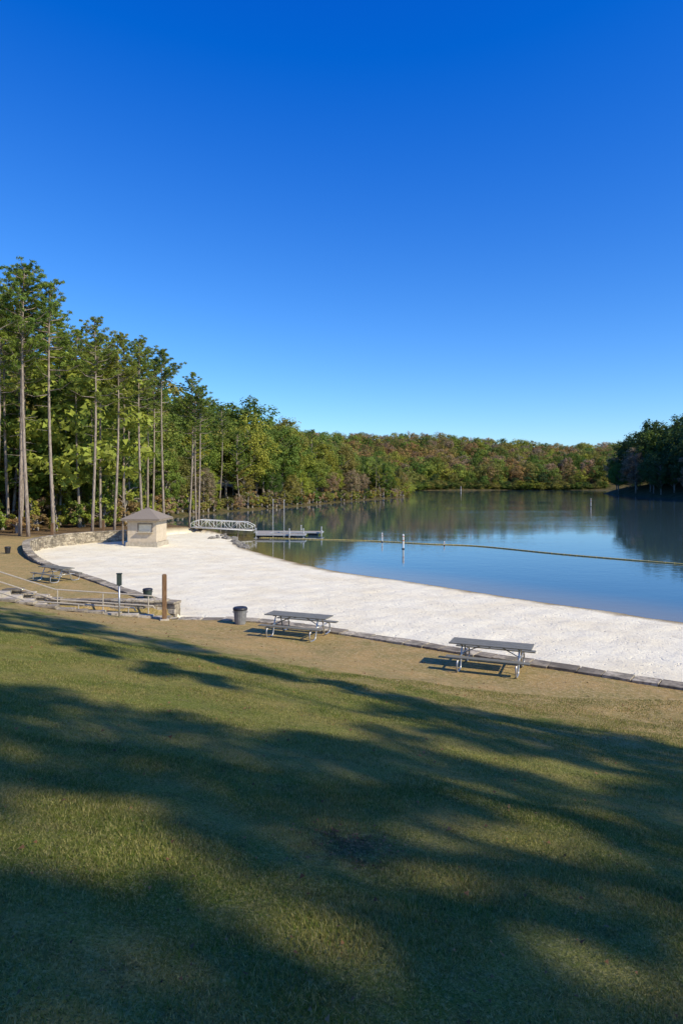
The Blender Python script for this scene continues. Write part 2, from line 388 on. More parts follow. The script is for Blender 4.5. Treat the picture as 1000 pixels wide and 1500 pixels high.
def make_pine(seed,H=26,nb=60,nl=42,leaf=.42,start=.5,W=3.6,asp=.24):
    V,limbs,tp=pine_soup(seed,H,nb,nl,leaf,start,W,asp)
    crown=raw_mesh('crown',V,tri_idx(V),M['leaf'])
    b=MB(); n=14; b.tube([tp(i/n)+Vector((0,0,-.4 if i==0 else 0)) for i in range(n+1)],[.165*(1-.85*(i/n)**1.3)*H/26+.02 for i in range(n+1)],9)
    for p,mid,e,l in limbs: b.tube([p,mid,e],[.035+.009*l,.028+.005*l,.012],4,0,False)
    rr=random.Random(seed+5)
    for i in range(9):
        t=rr.uniform(.2,start); az=rr.random()*6.28; p=tp(t); l=rr.uniform(.5,1.8)
        b.tube([p,p+Vector((math.cos(az)*l,math.sin(az)*l,rr.uniform(-.3,.3)))],[.03,.01],4,0,False)
    return b.mesh('trunk',[M['pbark']],True),crown
def broad_soup(seed,H,Rr,nc,nl,leaf,low=.18,cr=(.2,.34)):
    r=np.random.default_rng(seed)
    u=r.normal(size=(nc,3)); u/=np.linalg.norm(u,axis=1,keepdims=True); rad=r.uniform(.25,1,(nc,1))**.45
    c=u*rad; zc=(low+1)/2*H; hz=(1-low)/2*H
    w=1-.15*np.clip(c[:,2:3],-1,1)
    cc=np.concatenate([c[:,:2]*Rr*w,zc+c[:,2:3]*hz*.92],1); cc[:,:2]+=r.normal(size=(nc,2))*.08*Rr
    rr=r.uniform(cr[0],cr[1],nc)*Rr
    return clumps(cc,rr,nl,leaf,.8,1.0,np.array([0,0,zc])),cc
def make_broad(seed,H=17,Rr=4.2,nc=85,nl=75,leaf=.42,low=.16):
    V,cc=broad_soup(seed,H,Rr,nc,nl,leaf,low,(.15,.28))
    crown=raw_mesh('crown',V,tri_idx(V),M['leaf'])
    b=MB(); rr=random.Random(seed); bx,by=rr.uniform(-.5,.5),rr.uniform(-.5,.5)
    tp=lambda t:Vector((bx*t*t,by*t,t*H))
    b.tube([tp(i/8*.85)+Vector((0,0,-.5 if i==0 else 0)) for i in range(9)],[.24*(1-.85*i/8)+.02 for i in range(9)],8)
    for c in cc[::3]:
        c=Vector(c); p=tp(max(.12,min(.8,c.z/H-.14))); b.tube([p,p.lerp(c,.5)+Vector((0,0,.2)),c],[.08,.05,.02],4,0,False)
    return b.mesh('trunk',[M['dbark']],True),crown
pines=[make_pine(100+i,26,66,40,.36,[.56,.50,.60,.53,.63,.52][i],[3.3,3.7,3.0,3.5,2.9,3.3][i]) for i in range(6)]
ypines=[make_pine(200+i,15,64,44,.36,.14,2.9,.32) for i in range(3)]
broads=[make_broad(300+i,15,[4.6,4.2,5.2,4.4][i],130,64,.31,[.14,.1,.2,.06][i]) for i in range(4)]
shrubs=[make_broad(400+i,3.2,1.7,26,60,.20,.02) for i in range(3)]
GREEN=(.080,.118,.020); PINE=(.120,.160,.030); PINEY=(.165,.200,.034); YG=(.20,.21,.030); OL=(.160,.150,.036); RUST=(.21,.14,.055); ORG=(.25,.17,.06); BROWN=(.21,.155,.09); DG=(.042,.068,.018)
LAB={GREEN:'green',PINE:'dark green',PINEY:'bright green',YG:'yellow-green',OL:'olive',RUST:'rust-coloured',ORG:'orange-tinged',BROWN:'bare brownish',DG:'deep green'}
def vary(c):
    k=random.uniform(.82,1.2); return (c[0]*k*random.uniform(.9,1.12),c[1]*k,c[2]*k,1)
def plant(kind,var,x,y,s,col,label,cat,group,name,sz=None):
    tm,cm=kind[var%len(kind)]
    e=empty(name,(x,y,gz(x,y)-.05),random.random()*6.28); e.scale=(s,s,sz if sz else s)
    t=mkobj('trunk',tm,e); c=mkobj('crown',cm,e); c.color=vary(col)
    tag(e,label,cat,group); return e
PX=[(-33.6,62,25.4),(-31.5,67,26),(-30.2,66,26.3),(-28.6,68,25.2),(-32.6,78,25.4),(-25.9,71,22.4),(-24.6,74,21.3),(-26.2,82,22.3),(-22.4,77,21.3),(-24.4,86,22),(-21.0,81,20.9),(-19.4,87,19.6),(-17.9,85.6,17.8),(-18.9,89,18.3),
 (-38,66,26),(-41,73,28.5),(-44,80,27),(-36,86,24),(-36.5,75,24.5),(-33,92,22),(-28.5,92,20),(-47,92,27),(-40,98,25),(-52,86,28),
 (-35.5,70,25.4),(-34.2,73,24),(-30.2,79,22.8),(-38.5,80,25),(-31.5,85,22.4),(-43,87,26),(-48,84,28),(-35.5,96,22.5),(-29.5,88,20.4),(-45,98,25),(-27.5,78,22),(-23.2,84,19.5)]
for i,(x,y,h) in enumerate(PX):
    plant(pines,i,x,y,h/26,[PINE,PINEY,PINE,PINEY,PINEY][i%5],'tall loblolly pine with a bare trunk above leaf litter','tree','tall pines around the cove','pine_tree')
# ------------------------------------------------------------ sun direction and out-of-view pines, crowns arranged to shade the lawn
el=R(37); sx,sy=.86,-.51
sv=Vector((sx*math.cos(el),sy*math.cos(el),math.sin(el)))
SHADES=[(-.8,14.6,4.6,.65),(-6.5,19.3,3.6,.8),(-10.5,22.3,3.2,.9),(-7.3,16.4,2.6,.50),(-9.6,19.0,2.2,.5),(-4.6,14.0,2.2,.35),(4.2,11.6,3.2,.8),(9,9,3,1.2),(-3,12.2,1.8,.30)]  # lawn ellipses where the added pine crowns must throw shade
GAPS=[(-4.6,10.2,4.0,1.2),(2.9,8.6,2.1,.45),(-1.75,4.05,.85,.36),(1.15,5.3,1.0,.28),(1.9,2.75,1.35,.80),(-.55,4.95,.35,.2),(-1.2,8.8,1.0,.3),(3.4,5.5,.6,.2),(-5.2,7.2,.7,.25)]  # lawn ellipses kept free of crown clumps so they stay sunlit
cl=[]
def addcl(x,y,r):
    dz=random.uniform(14.0,18.5); s=dz/sv.z  # clump lifted along the sun ray to shade the given ground point
    X_,Y_,Z_=x+sv.x*s,y+sv.y*s,gz(x,y)+dz
    if Y_>0 and X_/Y_<.68: return
    cl.append((X_,Y_,Z_,r))
for (x,y,a_,b_) in SHADES:
    for j in range(max(3,int(a_*b_*3.1416/.36))):
        th=random.random()*6.283; rr_=math.sqrt(random.random()); u,v=a_*rr_*math.cos(th),b_*rr_*math.sin(th)
        addcl(x+u*sx-v*sy,y+u*sy+v*sx,min(.7,max(.34,b_*random.uniform(.7,1.1))))
gy=1.6
while gy<13:
    st=.42+.03*gy; gx=-.62*gy-1.2
    while gx<.62*gy+1.5:
        x=gx+random.uniform(-.3,.3)*st; y=gy+random.uniform(-.3,.3)*st; gx+=st
        t=19.9-(.59*x+.807*y)
        if t<9.0+.8*math.sin(x*1.1): continue
        if y>9 and x<.5: continue
        q=min(math.hypot((x-a)/(c_+.16),(y-b_)/(d_+.16)) for a,b_,c_,d_ in GAPS)
        q+=.12*float(vn(np.array([x]),np.array([y]),2.0,1)[0])
        if q<1 or random.random()<.05: continue
        addcl(x,y,st*.78*random.uniform(.8,1.1))
    gy+=st
TR=[(9.6,8.2),(13.5,6.0),(17.5,.8),(22.5,-.5),(16.5,-4.0),(21.0,-5.0),(18.5,-9.5),(25.0,-4.0),(22.5,-10.0)]
groups={i:[] for i in range(len(TR))}
for c in cl:
    i=min(range(len(TR)),key=lambda k:(TR[k][0]-c[0])**2+(TR[k][1]-c[1])**2); groups[i].append(c)
for i,(x,y) in enumerate(TR):
    z0=gz(x,y)-.1; g_=groups[i]; e=empty('pine_tree',(x,y,z0)); b=MB(); Ht=19.0
    b.tube([(.1*math.sin(k),.08*math.cos(k*1.3),-.3+k*Ht/10) for k in range(11)],[.19-.0155*k for k in range(11)],9)
    cc=[(c[0]-x,c[1]-y,c[2]-z0) for c in g_]; cr=[c[3] for c in g_]
    for k in range(7): cc.append((random.uniform(-.5,.5),random.uniform(-.5,.5),Ht+random.uniform(-1.0,.8))); cr.append(.45)
    for c in cc[:-7:3]:
        hz=math.hypot(c[0],c[1]); p=(0,0,max(8,min(Ht-.3,c[2]-.35*hz))); b.tube([p,((c[0])*.5,(c[1])*.5,(p[2]+c[2])/2-.1),c],[.04,.025,.012],4,0,False)
    b.obj('trunk',[M['pbark']],e,smooth=True)
    V=clumps(np.array(cc),np.array(cr),54,.32,.75,.6,None,1.0)
    q=mkobj('crown',raw_mesh('crown',V,tri_idx(V),M['leaf']),e); q.color=vary(GREEN)
    tag(e,'out-of-view pine on the grassy slope, crown shaped to cast broken shade','tree','pines on the grassy slope')
# ------------------------------------------------------------ understory and bank trees
def scatter(cands,spacing):
    out=[]; cell={}
    for (x,y) in cands:
        k=(int(x//spacing),int(y//spacing)); ok=True
        for i in (-1,0,1):
            for j in (-1,0,1):
                for a,b in cell.get((k[0]+i,k[1]+j),()):
                    if (x-a)**2+(y-b)**2<=spacing**2: ok=False
        if ok: out.append((x,y)); cell.setdefault(k,[]).append((x,y))
    return out
cx=rng.uniform(-100,40,9000); cy=rng.uniform(74,400,9000)
z_,s_,l_,dl_,_,_=terrain(cx,cy)
land=(~l_)&(~s_)&(cx<-20+np.maximum(0,(cy-140))*.65)&(dl_>1.2)
land&=~((cx>-27)&(cy<100))
front=land&(dl_<15)&((cy>100)|(cx<-30)); back=land&(dl_>=13)&(dl_<75)&(cx>-.62*cy-5)
fp=scatter(list(zip(cx[front],cy[front])),4.3)
fp=[p for p in fp if p[0]>-.6*p[1]]
fp=fp[:190]
def bankh(y): return 1.0+.14*float(sstep(90,120,y))-.50*float(sstep(165,290,y))
for i,(x,y) in enumerate(fp):
    d=float(dist(lake,np.array([x]),np.array([y]),True)[0]); r=random.random(); bh=bankh(y)
    if r<.08: 
        c=PINE if random.random()<.5 else GREEN; plant(pines,i,x,y,random.uniform(.64,.78)*bh,c,f'{LAB[c]} pine on the wooded bank','tree','trees along the wooded bank','pine_tree')
    elif r<.24:
        c=random.choice([PINEY,GREEN,YG]); plant(ypines,i,x,y,random.uniform(.8,1.15)*bh,c,f'{LAB[c]} young pine with low branches on the bank','tree','trees along the wooded bank','young_pine_tree')
    else:
        edge=d<5 and y>120
        c=random.choice([OL,OL,YG,BROWN,GREEN,GREEN,PINEY,RUST] if edge else [GREEN,GREEN,OL,YG,GREEN,PINEY,PINE,GREEN])
        s=random.uniform(.45,.8) if edge else random.uniform(.95,1.35)*bh
        if y<100: s*=.55; c=random.choice([YG,PINEY,GREEN,OL,BROWN])
        plant(broads,i,x,y,s,c,f'{LAB[c]} broadleaf tree on the wooded bank','tree','trees along the wooded bank','broadleaf_tree')
k=0
for i in range(500):
    x=random.uniform(-62,-24); y=random.uniform(70,100)
    zz,ss,ll,dd,_,_=terrain(np.array([x]),np.array([y]))
    if ss[0] or ll[0] or dd[0]<.8 or x<-.6*y or (x>-29 and y<78): continue
    c=random.choice([BROWN,RUST,YG,OL,PINEY,YG,PINEY]); k+=1
    tall=random.random()<.35 and y>78
    plant(shrubs,i,x,y,random.uniform(.5,1.2)*(1.4 if tall else 1),c,f'{LAB[c]} understory shrub among the pines','shrub','shrubs under the trees','shrub',random.uniform(1.6,2.4) if tall else random.uniform(.6,1.3))
    if k>80: break
bank=np.array(catmull(REST[5:15],22))
for i in range(0,len(bank)-1,2):
    x,y=bank[i]; x-=random.uniform(.2,1.4); y+=random.uniform(-.3,.8)
    c=random.choice([BROWN,RUST,OL,OL,GREEN,YG])
    plant(shrubs,i,x,y,random.uniform(.8,1.5),c,f'{LAB[c]} waterside shrub leaning over the bank','shrub','shrubs along the waterline','shrub',random.uniform(.7,1.4))
def wood(name,pts,templates,pal,hs,label,hf=None):
    V=[];T=[]
    for i,(x,y) in enumerate(pts):
        t=templates[random.randrange(len(templates))]; s=random.uniform(*hs)*(hf(y) if hf else 1); a=random.random()*6.28
        v=t*np.array([s*random.uniform(.9,1.2),s*random.uniform(.9,1.2),s]); ca_,sa=math.cos(a),math.sin(a)
        w=np.stack([v[:,0]*ca_-v[:,1]*sa+x,v[:,0]*sa+v[:,1]*ca_+y,v[:,2]+gzs[(x,y)]-.3],1)
        V.append(w); c=vary(random.choice(pal)); T.append(np.tile(np.array(c,dtype=np.float32),(len(w),1)))
    V=np.concatenate(V); T=np.concatenate(T)
    me=raw_mesh(name,V,tri_idx(V),M['leafs'])
    me.color_attributes.new('tint','FLOAT_COLOR','POINT').data.foreach_set('color',T.ravel())
    o=mkobj(name,me); tag(o,label,'woods'); o['kind']='stuff'
def cache(P):
    z=terrain(np.array([p[0] for p in P]),np.array([p[1] for p in P]))[0]
    for p,q in zip(P,z): gzs[p]=float(q)
gzs={}
tmpl_mid=[broad_soup(500+i,16,[4.6,5.0,4.2,4.8][i],85,32,.45,.12,(.15,.28))[0] for i in range(4)]
tmpl_far=[broad_soup(540+i,13,[5.4,5.8,5.0,5.4,4.8][i],56,34,.56,.02,(.20,.34))[0] for i in range(5)]
bp=scatter(list(zip(cx[back],cy[back])),5.2); bp=bp[:420]; cache(bp)
wood('bank_woods',bp,tmpl_mid,[GREEN,GREEN,PINE,OL,YG,GREEN,PINEY,GREEN],(1.12,1.5),'dense mixed green woods rising behind the bank',bankh)
fx=rng.uniform(-70,330,11000); fy=rng.uniform(385,640,11000); z_,s_,l_,dl_,_,_=terrain(fx,fy)
ok=(~l_)&(dl_>.8)&(fx>-.12*fy)&(fx<.56*fy)&(dl_<150)
P=scatter(list(zip(fx[ok],fy[ok])),6.8); cache(P)
dd=dist(lake,np.array([p[0] for p in P]),np.array([p[1] for p in P]),True)
shoreside=[p for p,q in zip(P,dd) if q<8][:60]
P2=[p for p in P if p not in set(shoreside)]
wood('hillside_woods',P2,tmpl_far,[GREEN,OL,PINEY,OL,YG,GREEN,BROWN,OL,RUST,PINEY,RUST,GREEN,BROWN,ORG],(.78,1.15),'autumn woods covering the low hill beyond the lake')
farm=[raw_mesh('broadleaf_tree',t,tri_idx(t),M['leaf']) for t in tmpl_far]
for i,(x,y) in enumerate(shoreside):
    o=mkobj('broadleaf_tree',farm[i%5],None,(x,y,gzs[(x,y)]-.8)); s=random.uniform(.5,.9); o.scale=(s,s,s); o.rotation_euler[2]=random.random()*6
    c=random.choice([GREEN,OL,YG,OL,GREEN,DG]); o.color=vary(c); tag(o,f'{LAB[c]} tree at the far waterline','tree','trees lining the far shore')
sh2=[]
fb=np.array(catmull(REST[14:21],24))
for i in range(len(fb)-1):
    x,y=fb[i]+np.array([random.uniform(-1,1),random.uniform(.2,1.2)]); sh2.append((float(x),float(y)))
cache(sh2); wood('waterline_brush',sh2,[t*np.array([.75,.75,.42]) for t in tmpl_far],[GREEN,OL,OL,YG,GREEN,DG],(.7,1.2),'low brush overhanging the far waterline')
rx=rng.uniform(105,260,6000); ry=rng.uniform(190,400,6000); z_,s_,l_,dl_,_,_=terrain(rx,ry)
ok=(~l_)&(dl_>.8)&(dl_<60)&(rx<.6*ry+20)
P=scatter(list(zip(rx[ok],ry[ok])),5.6)[:300]; cache(P)
dd=dist(lake,np.array([p[0] for p in P]),np.array([p[1] for p in P]),True)
near=[p for p,q in zip(P,dd) if q<8][:45]
P2=[p for p in P if p not in set(near)]
wood('promontory_woods',P2,tmpl_mid,[DG,DG,GREEN,DG,DG,GREEN],(1.35,1.95),'woods on the wooded point, shade painted into dark leaf colours')  # deep greens put the shaded side of the point into leaf colour
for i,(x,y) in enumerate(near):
    c=random.choice([DG,DG,GREEN,DG,DG,BROWN]); plant(broads,i,x,y,random.uniform(.85,1.45),c,f'{LAB[c]} broadleaf tree on the shaded point','tree','trees on the wooded point','broadleaf_tree')  # mostly deep green again, shade carried by the crown colour

# ------------------------------------------------------------ stone walls
def stone_wall(name,path,topf,botf,label,thick=.5):
    P=[Vector((p[0],p[1],0)) for p in path]; b=MB()
    seg=[0]
    for i in range(1,len(P)): seg.append(seg[-1]+(P[i]-P[i-1]).length)
    def at(s):
        for i in range(1,len(P)):
            if s<=seg[i] or i==len(P)-1:
                t=(s-seg[i-1])/(seg[i]-seg[i-1]); d=(P[i]-P[i-1]).normalized(); return P[i-1].lerp(P[i],t),math.atan2(d.y,d.x)
    tot=seg[-1]
    s=0
    while s<tot-.05:
        l=min(random.uniform(.45,.85),tot-s); p,a=at(s+l/2); tz=topf(p.x,p.y)
        b.box((p.x,p.y,tz-.05+random.uniform(-.012,.012)),(l-.02,thick+.06+random.uniform(-.03,.05),.1),a,0,.014); s+=l
    c=0
    while c<6:
        s=-random.uniform(0,.2)
        while s<tot-.05:
            l=random.uniform(.25,.6); e=min(s+l,tot); s0=max(s,0); 
            if e-s0>.05:
                p,a=at((s0+e)/2); tz=topf(p.x,p.y)-.105-c*.2; bz=botf(p.x,p.y)
                if tz>bz: b.box((p.x,p.y,tz-.1),(e-s0-.025,thick-.04+random.uniform(-.05,.04),.185),a,0,.016)
            s+=l
        c+=1
    for i in range(len(P)-1):
        q=(P[i]+P[i+1])/2; d=P[i+1]-P[i]; tz=topf(q.x,q.y)-.1; bz=botf(q.x,q.y)-.3
        b.box((q.x,q.y,(tz+bz)/2),(d.length,thick-.12,tz-bz),math.atan2(d.y,d.x))
    o=b.obj(name,[M['stone']],bevel=.012); tag(o,label,'wall'); return o
def sandz(x,y): return .4
stone_wall('retaining_wall',wA,lambda x,y:1.33,sandz,'low dry-stone retaining wall edging the sandy beach')
stone_wall('retaining_wall',wB,lambda x,y:1.33+.42*float(sstep(40,56,y)),sandz,'curving stone retaining wall around the end of the beach')
stone_wall('stair_wall',[(-15.1,30.6),(-14,30.6),(-13,30.6),(-12,30.6),(-10,30.6),(-7.75,30.6)],lambda x,y:float(np.interp(x,[-15.2,-12.4],[2.0,1.42])),lambda x,y:.5,'pale stone cheek wall beside the beach steps',.4)
stone_wall('stair_wall',[(-15.1,26.85),(-14,26.85),(-13,26.85),(-11.5,26.85),(-10,26.85),(-8.4,26.85),(-6.7,26.9)],lambda x,y:gz(x,26.4)+.05,lambda x,y:.5,'low stone edging wall beside the beach steps',.3)
b=MB(); n=5
for i in range(n):
    x0=-15.2+i*.54; z=1.86-i*.17
    b.box((x0+.28,28.7,z-.3),(.56,3.3,.6),0,0,0)
x0=-15.2+n*.54
vs=[(x0,27.06,1.0),(-7.2,27.06,.67),(-7.2,30.34,.67),(x0,30.34,1.0),(x0,27.06,.5),(-7.2,27.06,.3),(-7.2,30.34,.3),(x0,30.34,.5)]
b.add(vs,[(0,1,2,3),(4,7,6,5),(0,4,5,1),(1,5,6,2),(2,6,7,3),(3,7,4,0)])
o=b.obj('stone_steps',[M['conc']],bevel=.012); tag(o,'short flight of concrete steps and a ramp down to the sand','steps')
def handrail(y,x0,x1,X_):
    e=empty('handrail',(x0,y,gz(x0,y)))
    def base(x): return float(np.interp(x,[-18,-15.3,-12.6,-7.2],[gz(-18,y),1.88,1.02,.66]))
    off=Vector((x0,y,gz(x0,y)))
    for nm,h in (('top_rail',.92),('mid_rail',.48)):
        b=MB(); pts=[Vector((x,y,base(x)+h))-off for x in sorted(set(X_+[-15.3,-12.6]))]
        d=pts[-1]+Vector((.22,0,-.02)); pts=pts+[d,d+Vector((.06,0,-.12))]
        b.tube(pts,.03,8); b.obj(nm,[M['railm']],e,smooth=True)
    for x in X_:
        b=MB(); b.tube([Vector((x,y,base(x)-.25))-off,Vector((x,y,base(x)+.92))-off],.028,8); b.lathe([(.07,0),(.07,.015)],12,tuple(Vector((x,y,base(x)+.0))-off))
        b.obj('post',[M['railm']],e,smooth=False)
    tag(e,'pale two-rail metal handrail running down the beach steps','handrail','handrails on the steps')
handrail(27.3,-17.5,-8.6,[-17.5,-15.4,-12.5,-10.5,-8.5]); handrail(30.1,-17.5,-8.6,[-17.5,-15.4,-12.5,-10.5,-8.5])

# ------------------------------------------------------------ picnic tables
def picnic(loc,rz,label,sc=.96):
    e=empty('picnic_table',(loc[0],loc[1],gz(*loc)+.0),rz); e.scale=(sc,sc,sc)
    b=MB()
    for i in range(3): b.box((0,-.255+i*.255,.758),(2.44,.245,.034))
    for x in (-.85,0,.85): b.box((x,0,.727),(.06,.7,.024))
    b.obj('table_top',[M['plank']],e,bevel=.006)
    for s in (-1,1):
        b=MB(); b.box((0,s*.74,.45),(2.44,.25,.034)); b.box((.85,s*.74,.424),(.06,.24,.016)); b.box((-.85,s*.74,.424),(.06,.24,.016))
        b.obj('bench_seat',[M['plank']],e,bevel=.006)
    for x in (-.85,.85):
        b=MB()
        for s in (-1,1):
            q=[(x,s*.16,.70),(x,s*.26,.52),(x,s*.36,.22),(x,s*.42,.07),(x,s*.52,.03),(x,s*.72,.03),(x,s*.86,.06),(x,s*.90,.18),(x,s*.88,.32),(x,s*.80,.40),(x,s*.66,.408),(x,s*.3,.408)]
            b.tube([tuple(p) for p in catmull(q,4)],.026,8)
            b.tube([(x,s*.14,.70),(x-math.copysign(.55,x),s*.03,.70)],.014,6)
        b.tube([(x,-.31,.408),(x,.31,.408)],.024,8); b.tube([(x,-.18,.70),(x,.18,.70)],.018,8)
        b.tube([(x,0,.408),(x-math.copysign(.6,x),0,.70)],.018,8)
        b.obj('leg_frame',[M['galv']],e,smooth=True)
    tag(e,label,'picnic table','picnic tables by the wall')
picnic((4.35,19.85),R(-22),'dark plank picnic table with bent pipe legs on dry grass')
picnic((-1.5,24.0),R(-22),'dark plank picnic table beside the bin and stone wall')
picnic((-15.6,37.4),R(-35),'picnic table on the grass by the curving wall')
def bin_(x,y,label,mat,s=1.0):
    z=gz(x,y); e=empty('trash_can',(x,y,z)); e.scale=(s,s,s*.88)
    b=MB(); b.lathe([(.22,0),(.225,.02),(.25,.25),(.27,.5),(.285,.66),(.30,.67),(.30,.70),(.28,.70)],40,(0,0,0),0,.02)
    b.obj('can_body',[mat],e)
    b=MB(); b.lathe([(.31,.70),(.315,.74),(.31,.79),(.27,.83),(.16,.85),(.15,.83),(.02,.825)],28); b.obj('lid',[M['black']],e,smooth=True)
    b=MB()
    for s_ in (-1,1): b.tube([(s_*.27,-.06,.58),(s_*.33,-.06,.60),(s_*.33,.06,.60),(s_*.27,.06,.58)],.012,6)
    b.obj('handle',[mat],e)
    tag(e,label,'trash can')
bin_(-3.85,26.0,'grey ribbed trash can with black lid beside the wall',M['rubber'],.88)
bin_(-8.9,31.4,'dark trash can behind the stone stair wall',M['green'],.72)
bin_(-24.9,51.0,'dark trash can on the grass near the curved wall',M['black'],.7)
x,y=-6.85,26.45; e=empty('wooden_post',(x,y,gz(x,y)),R(20)); b=MB(); b.box((0,0,.75),(.17,.14,2.0))
b.add([(-.085,-.07,1.752),(.085,-.07,1.752),(.085,.07,1.752),(-.085,.07,1.752),(-.05,-.04,1.79),(.05,-.04,1.79),(.05,.04,1.79),(-.05,.04,1.79)],[(0,1,5,4),(1,2,6,5),(2,3,7,6),(3,0,4,7),(4,5,6,7)])
b.obj('post',[M['wood']],e,bevel=.01)
b=MB(); b.box((0,0,.0),(.34,.3,.12)); b.obj('footing',[M['conc']],e,bevel=.01)
tag(e,'weathered square brown wooden post beside the steps','post')
x,y=-8.58,26.4; e=empty('box_post',(x,y,gz(x,y)),R(10)); b=MB(); b.tube([(0,0,-.3),(0,0,1.3)],.035,10); b.obj('post',[M['galv']],e,smooth=True)
b=MB(); b.box((0,0,1.45),(.18,.12,.44)); b.box((0,0,1.685),(.22,.16,.03)); b.box((0,-.065,1.45),(.13,.01,.3)); b.obj('metal_box',[M['green']],e,bevel=.01)
tag(e,'dark green metal box mounted on a slim post','box on post')
for (x,y) in ((-27.3,64.5),(-24.2,69.5)):
    b=MB(); b.box((0,0,.6),(.24,.12,1.5)); b.box((0,-.01,1.37),(.27,.16,.05)); o=b.obj('marker_post',[M['wood']],None,(x,y,gz(x,y)),bevel=.01); tag(o,'short brown wooden marker post at the wood edge','post')

# ------------------------------------------------------------ kiosk
ke=empty('kiosk',(-18.5,65.2,.92),R(-6)); ke.scale=(.96,.96,.98)
b=MB(); b.box((0,0,-.35),(3.2,3.1,.64)); b.obj('concrete_pad',[M['conc']],ke,bevel=.02)
W_,D_,Hh=2.9,2.8,2.2; b=MB()
wx0,wx1,wz0,wz1=-.35,1.0,.95,1.7; yf=-D_/2
def slab(x0,x1,z0,z1): b.box(((x0+x1)/2,yf+.1,(z0+z1)/2),(x1-x0,.2,z1-z0))
slab(-W_/2,wx0,-.02,Hh); slab(wx1,W_/2,-.02,Hh); slab(wx0,wx1,-.02,wz0); slab(wx0,wx1,wz1,Hh)
b.box((0,D_/2-.1,Hh/2-.01),(W_,.2,Hh-.02)); b.box((-W_/2+.1,0,Hh/2-.01),(.2,D_-.41,Hh-.02)); b.box((W_/2-.1,0,Hh/2-.01),(.2,D_-.41,Hh-.02))
b.obj('wall',[M['block']],ke)
we=empty('service_window',(0,0,0)); we.parent=ke
b=MB(); b.box(((wx0+wx1)/2,yf+.07,(wz0+wz1)/2),(wx1-wx0-.02,.04,wz1-wz0-.02))
for i in range(7): b.box(((wx0+wx1)/2,yf+.045,wz0+.09+i*.098),(wx1-wx0-.03,.012,.08))
b.obj('shutter',[M['shutter']],we)
b=MB(); b.box(((wx0+wx1)/2,yf-.03,wz1+.04),(wx1-wx0+.16,.08,.08)); b.box((wx0-.04,yf-.02,(wz0+wz1)/2),(.08,.06,wz1-wz0)); b.box((wx1+.04,yf-.02,(wz0+wz1)/2),(.08,.06,wz1-wz0))
b.obj('frame',[M['trim']],we)
b=MB(); b.box(((wx0+wx1)/2,yf-.14,wz0-.03),(wx1-wx0+.3,.36,.06)); b.obj('counter',[M['conc']],we,bevel=.01)
re=1.95; b=MB()
b.add([(-re,-re,Hh+.02),(re,-re,Hh+.02),(re,re,Hh+.02),(-re,re,Hh+.02),(-.12,0,Hh+1.0),(.12,0,Hh+1.0)],[(0,1,5,4),(1,2,5),(2,3,4,5),(3,0,4)])
ro=b.obj('roof',[M['shingle']],ke)
b=MB(); 
for px_,py_,lx,ly in ((0,-1,2*re,.06),(0,1,2*re,.06),(-1,0,.06,2*re-.13),(1,0,.06,2*re-.13)): b.box((px_*(re-.03),py_*(re-.03),Hh-.07),(lx,ly,.16))
b.box((0,0,Hh-.03),(2*re-.14,2*re-.14,.03)); b.obj('fascia',[M['trim']],ke)
b=MB(); b.box((0,0,Hh+1.02),(.45,.16,.06)); b.obj('ridge_cap',[M['trim']],ke)
for yy in (-1.72,1.72):
    b=MB(); b.box((-1.78,yy,(Hh-.15)/2-.1),(.12,.12,Hh-.0)); b.obj('post',[M['trim']],ke)
tag(ke,'small tan block kiosk with grey pyramid roof at the sand edge','kiosk')
def boulder(x,y,s,z=None):
    import bmesh
    bm=bmesh.new(); bmesh.ops.create_icosphere(bm,subdivisions=2,radius=1)
    ph=random.random()*9
    for v in bm.verts:
        n=v.co; k=1+.22*math.sin(3.1*n.x+ph)+.16*math.sin(4.3*n.y+ph*2)+random.uniform(-.07,.07); v.co=Vector((n.x*k,n.y*k*.8,n.z*k*.6))
    me=bpy.data.meshes.new('boulder'); bm.to_mesh(me); bm.free(); me.materials.append(M['rock'])
    o=mkobj('boulder',me,None,(x,y,(gz(x,y) if z is None else z)+s*.15)); o.scale=(s,s,s); o.rotation_euler=(0,0,random.random()*6); tag(o,'dark grey boulder at the water edge','rock','boulders at the water edge')
for i in range(34):
    t=random.random(); x=-9.2-2.3*t+random.uniform(-.7,.3); y=66.5+8*t+random.uniform(-.5,.5); boulder(x,y,random.uniform(.15,.38))
for i in range(12): boulder(random.uniform(-14.5,-11.6),random.uniform(74.5,80),random.uniform(.2,.45))

# ------------------------------------------------------------ dock
G0=Vector((-18.2,83.5,.95)); G1=Vector((-10.6,82.6,.62))
ge=empty('gangway',tuple(G0)); d=G1-G0; Ln=d.length; ge.rotation_euler=(0,-math.asin(d.z/Ln),math.atan2(d.y,d.x))
b=MB(); b.box((Ln/2,0,0),(Ln,1.2,.08)); b.obj('deck',[M['deck']],ge)
for s in (-1,1):
    b=MB(); y=s*.63
    top=[(i*Ln/8,y,.1+.85*min(1,max(.0,math.sin(math.pi*(i/8*.9+.05))*2.2))**.6) for i in range(9)]
    b.tube([tuple(p) for p in catmull(top,3)],.04,8); b.tube([(0,y,.0),(Ln,y,.0)],.05,8)
    for i in range(9): b.tube([(i*Ln/8,y,0),top[i]],.026,6)
    for i in range(8): b.tube([(i*Ln/8,y,0),top[i+1]] if i%2 else [top[i],((i+1)*Ln/8,y,0)],.02,6)
    b.obj('truss_rail',[M['white']],ge,smooth=True)
tag(ge,'pale aluminium truss gangway sloping to the floating dock','gangway')
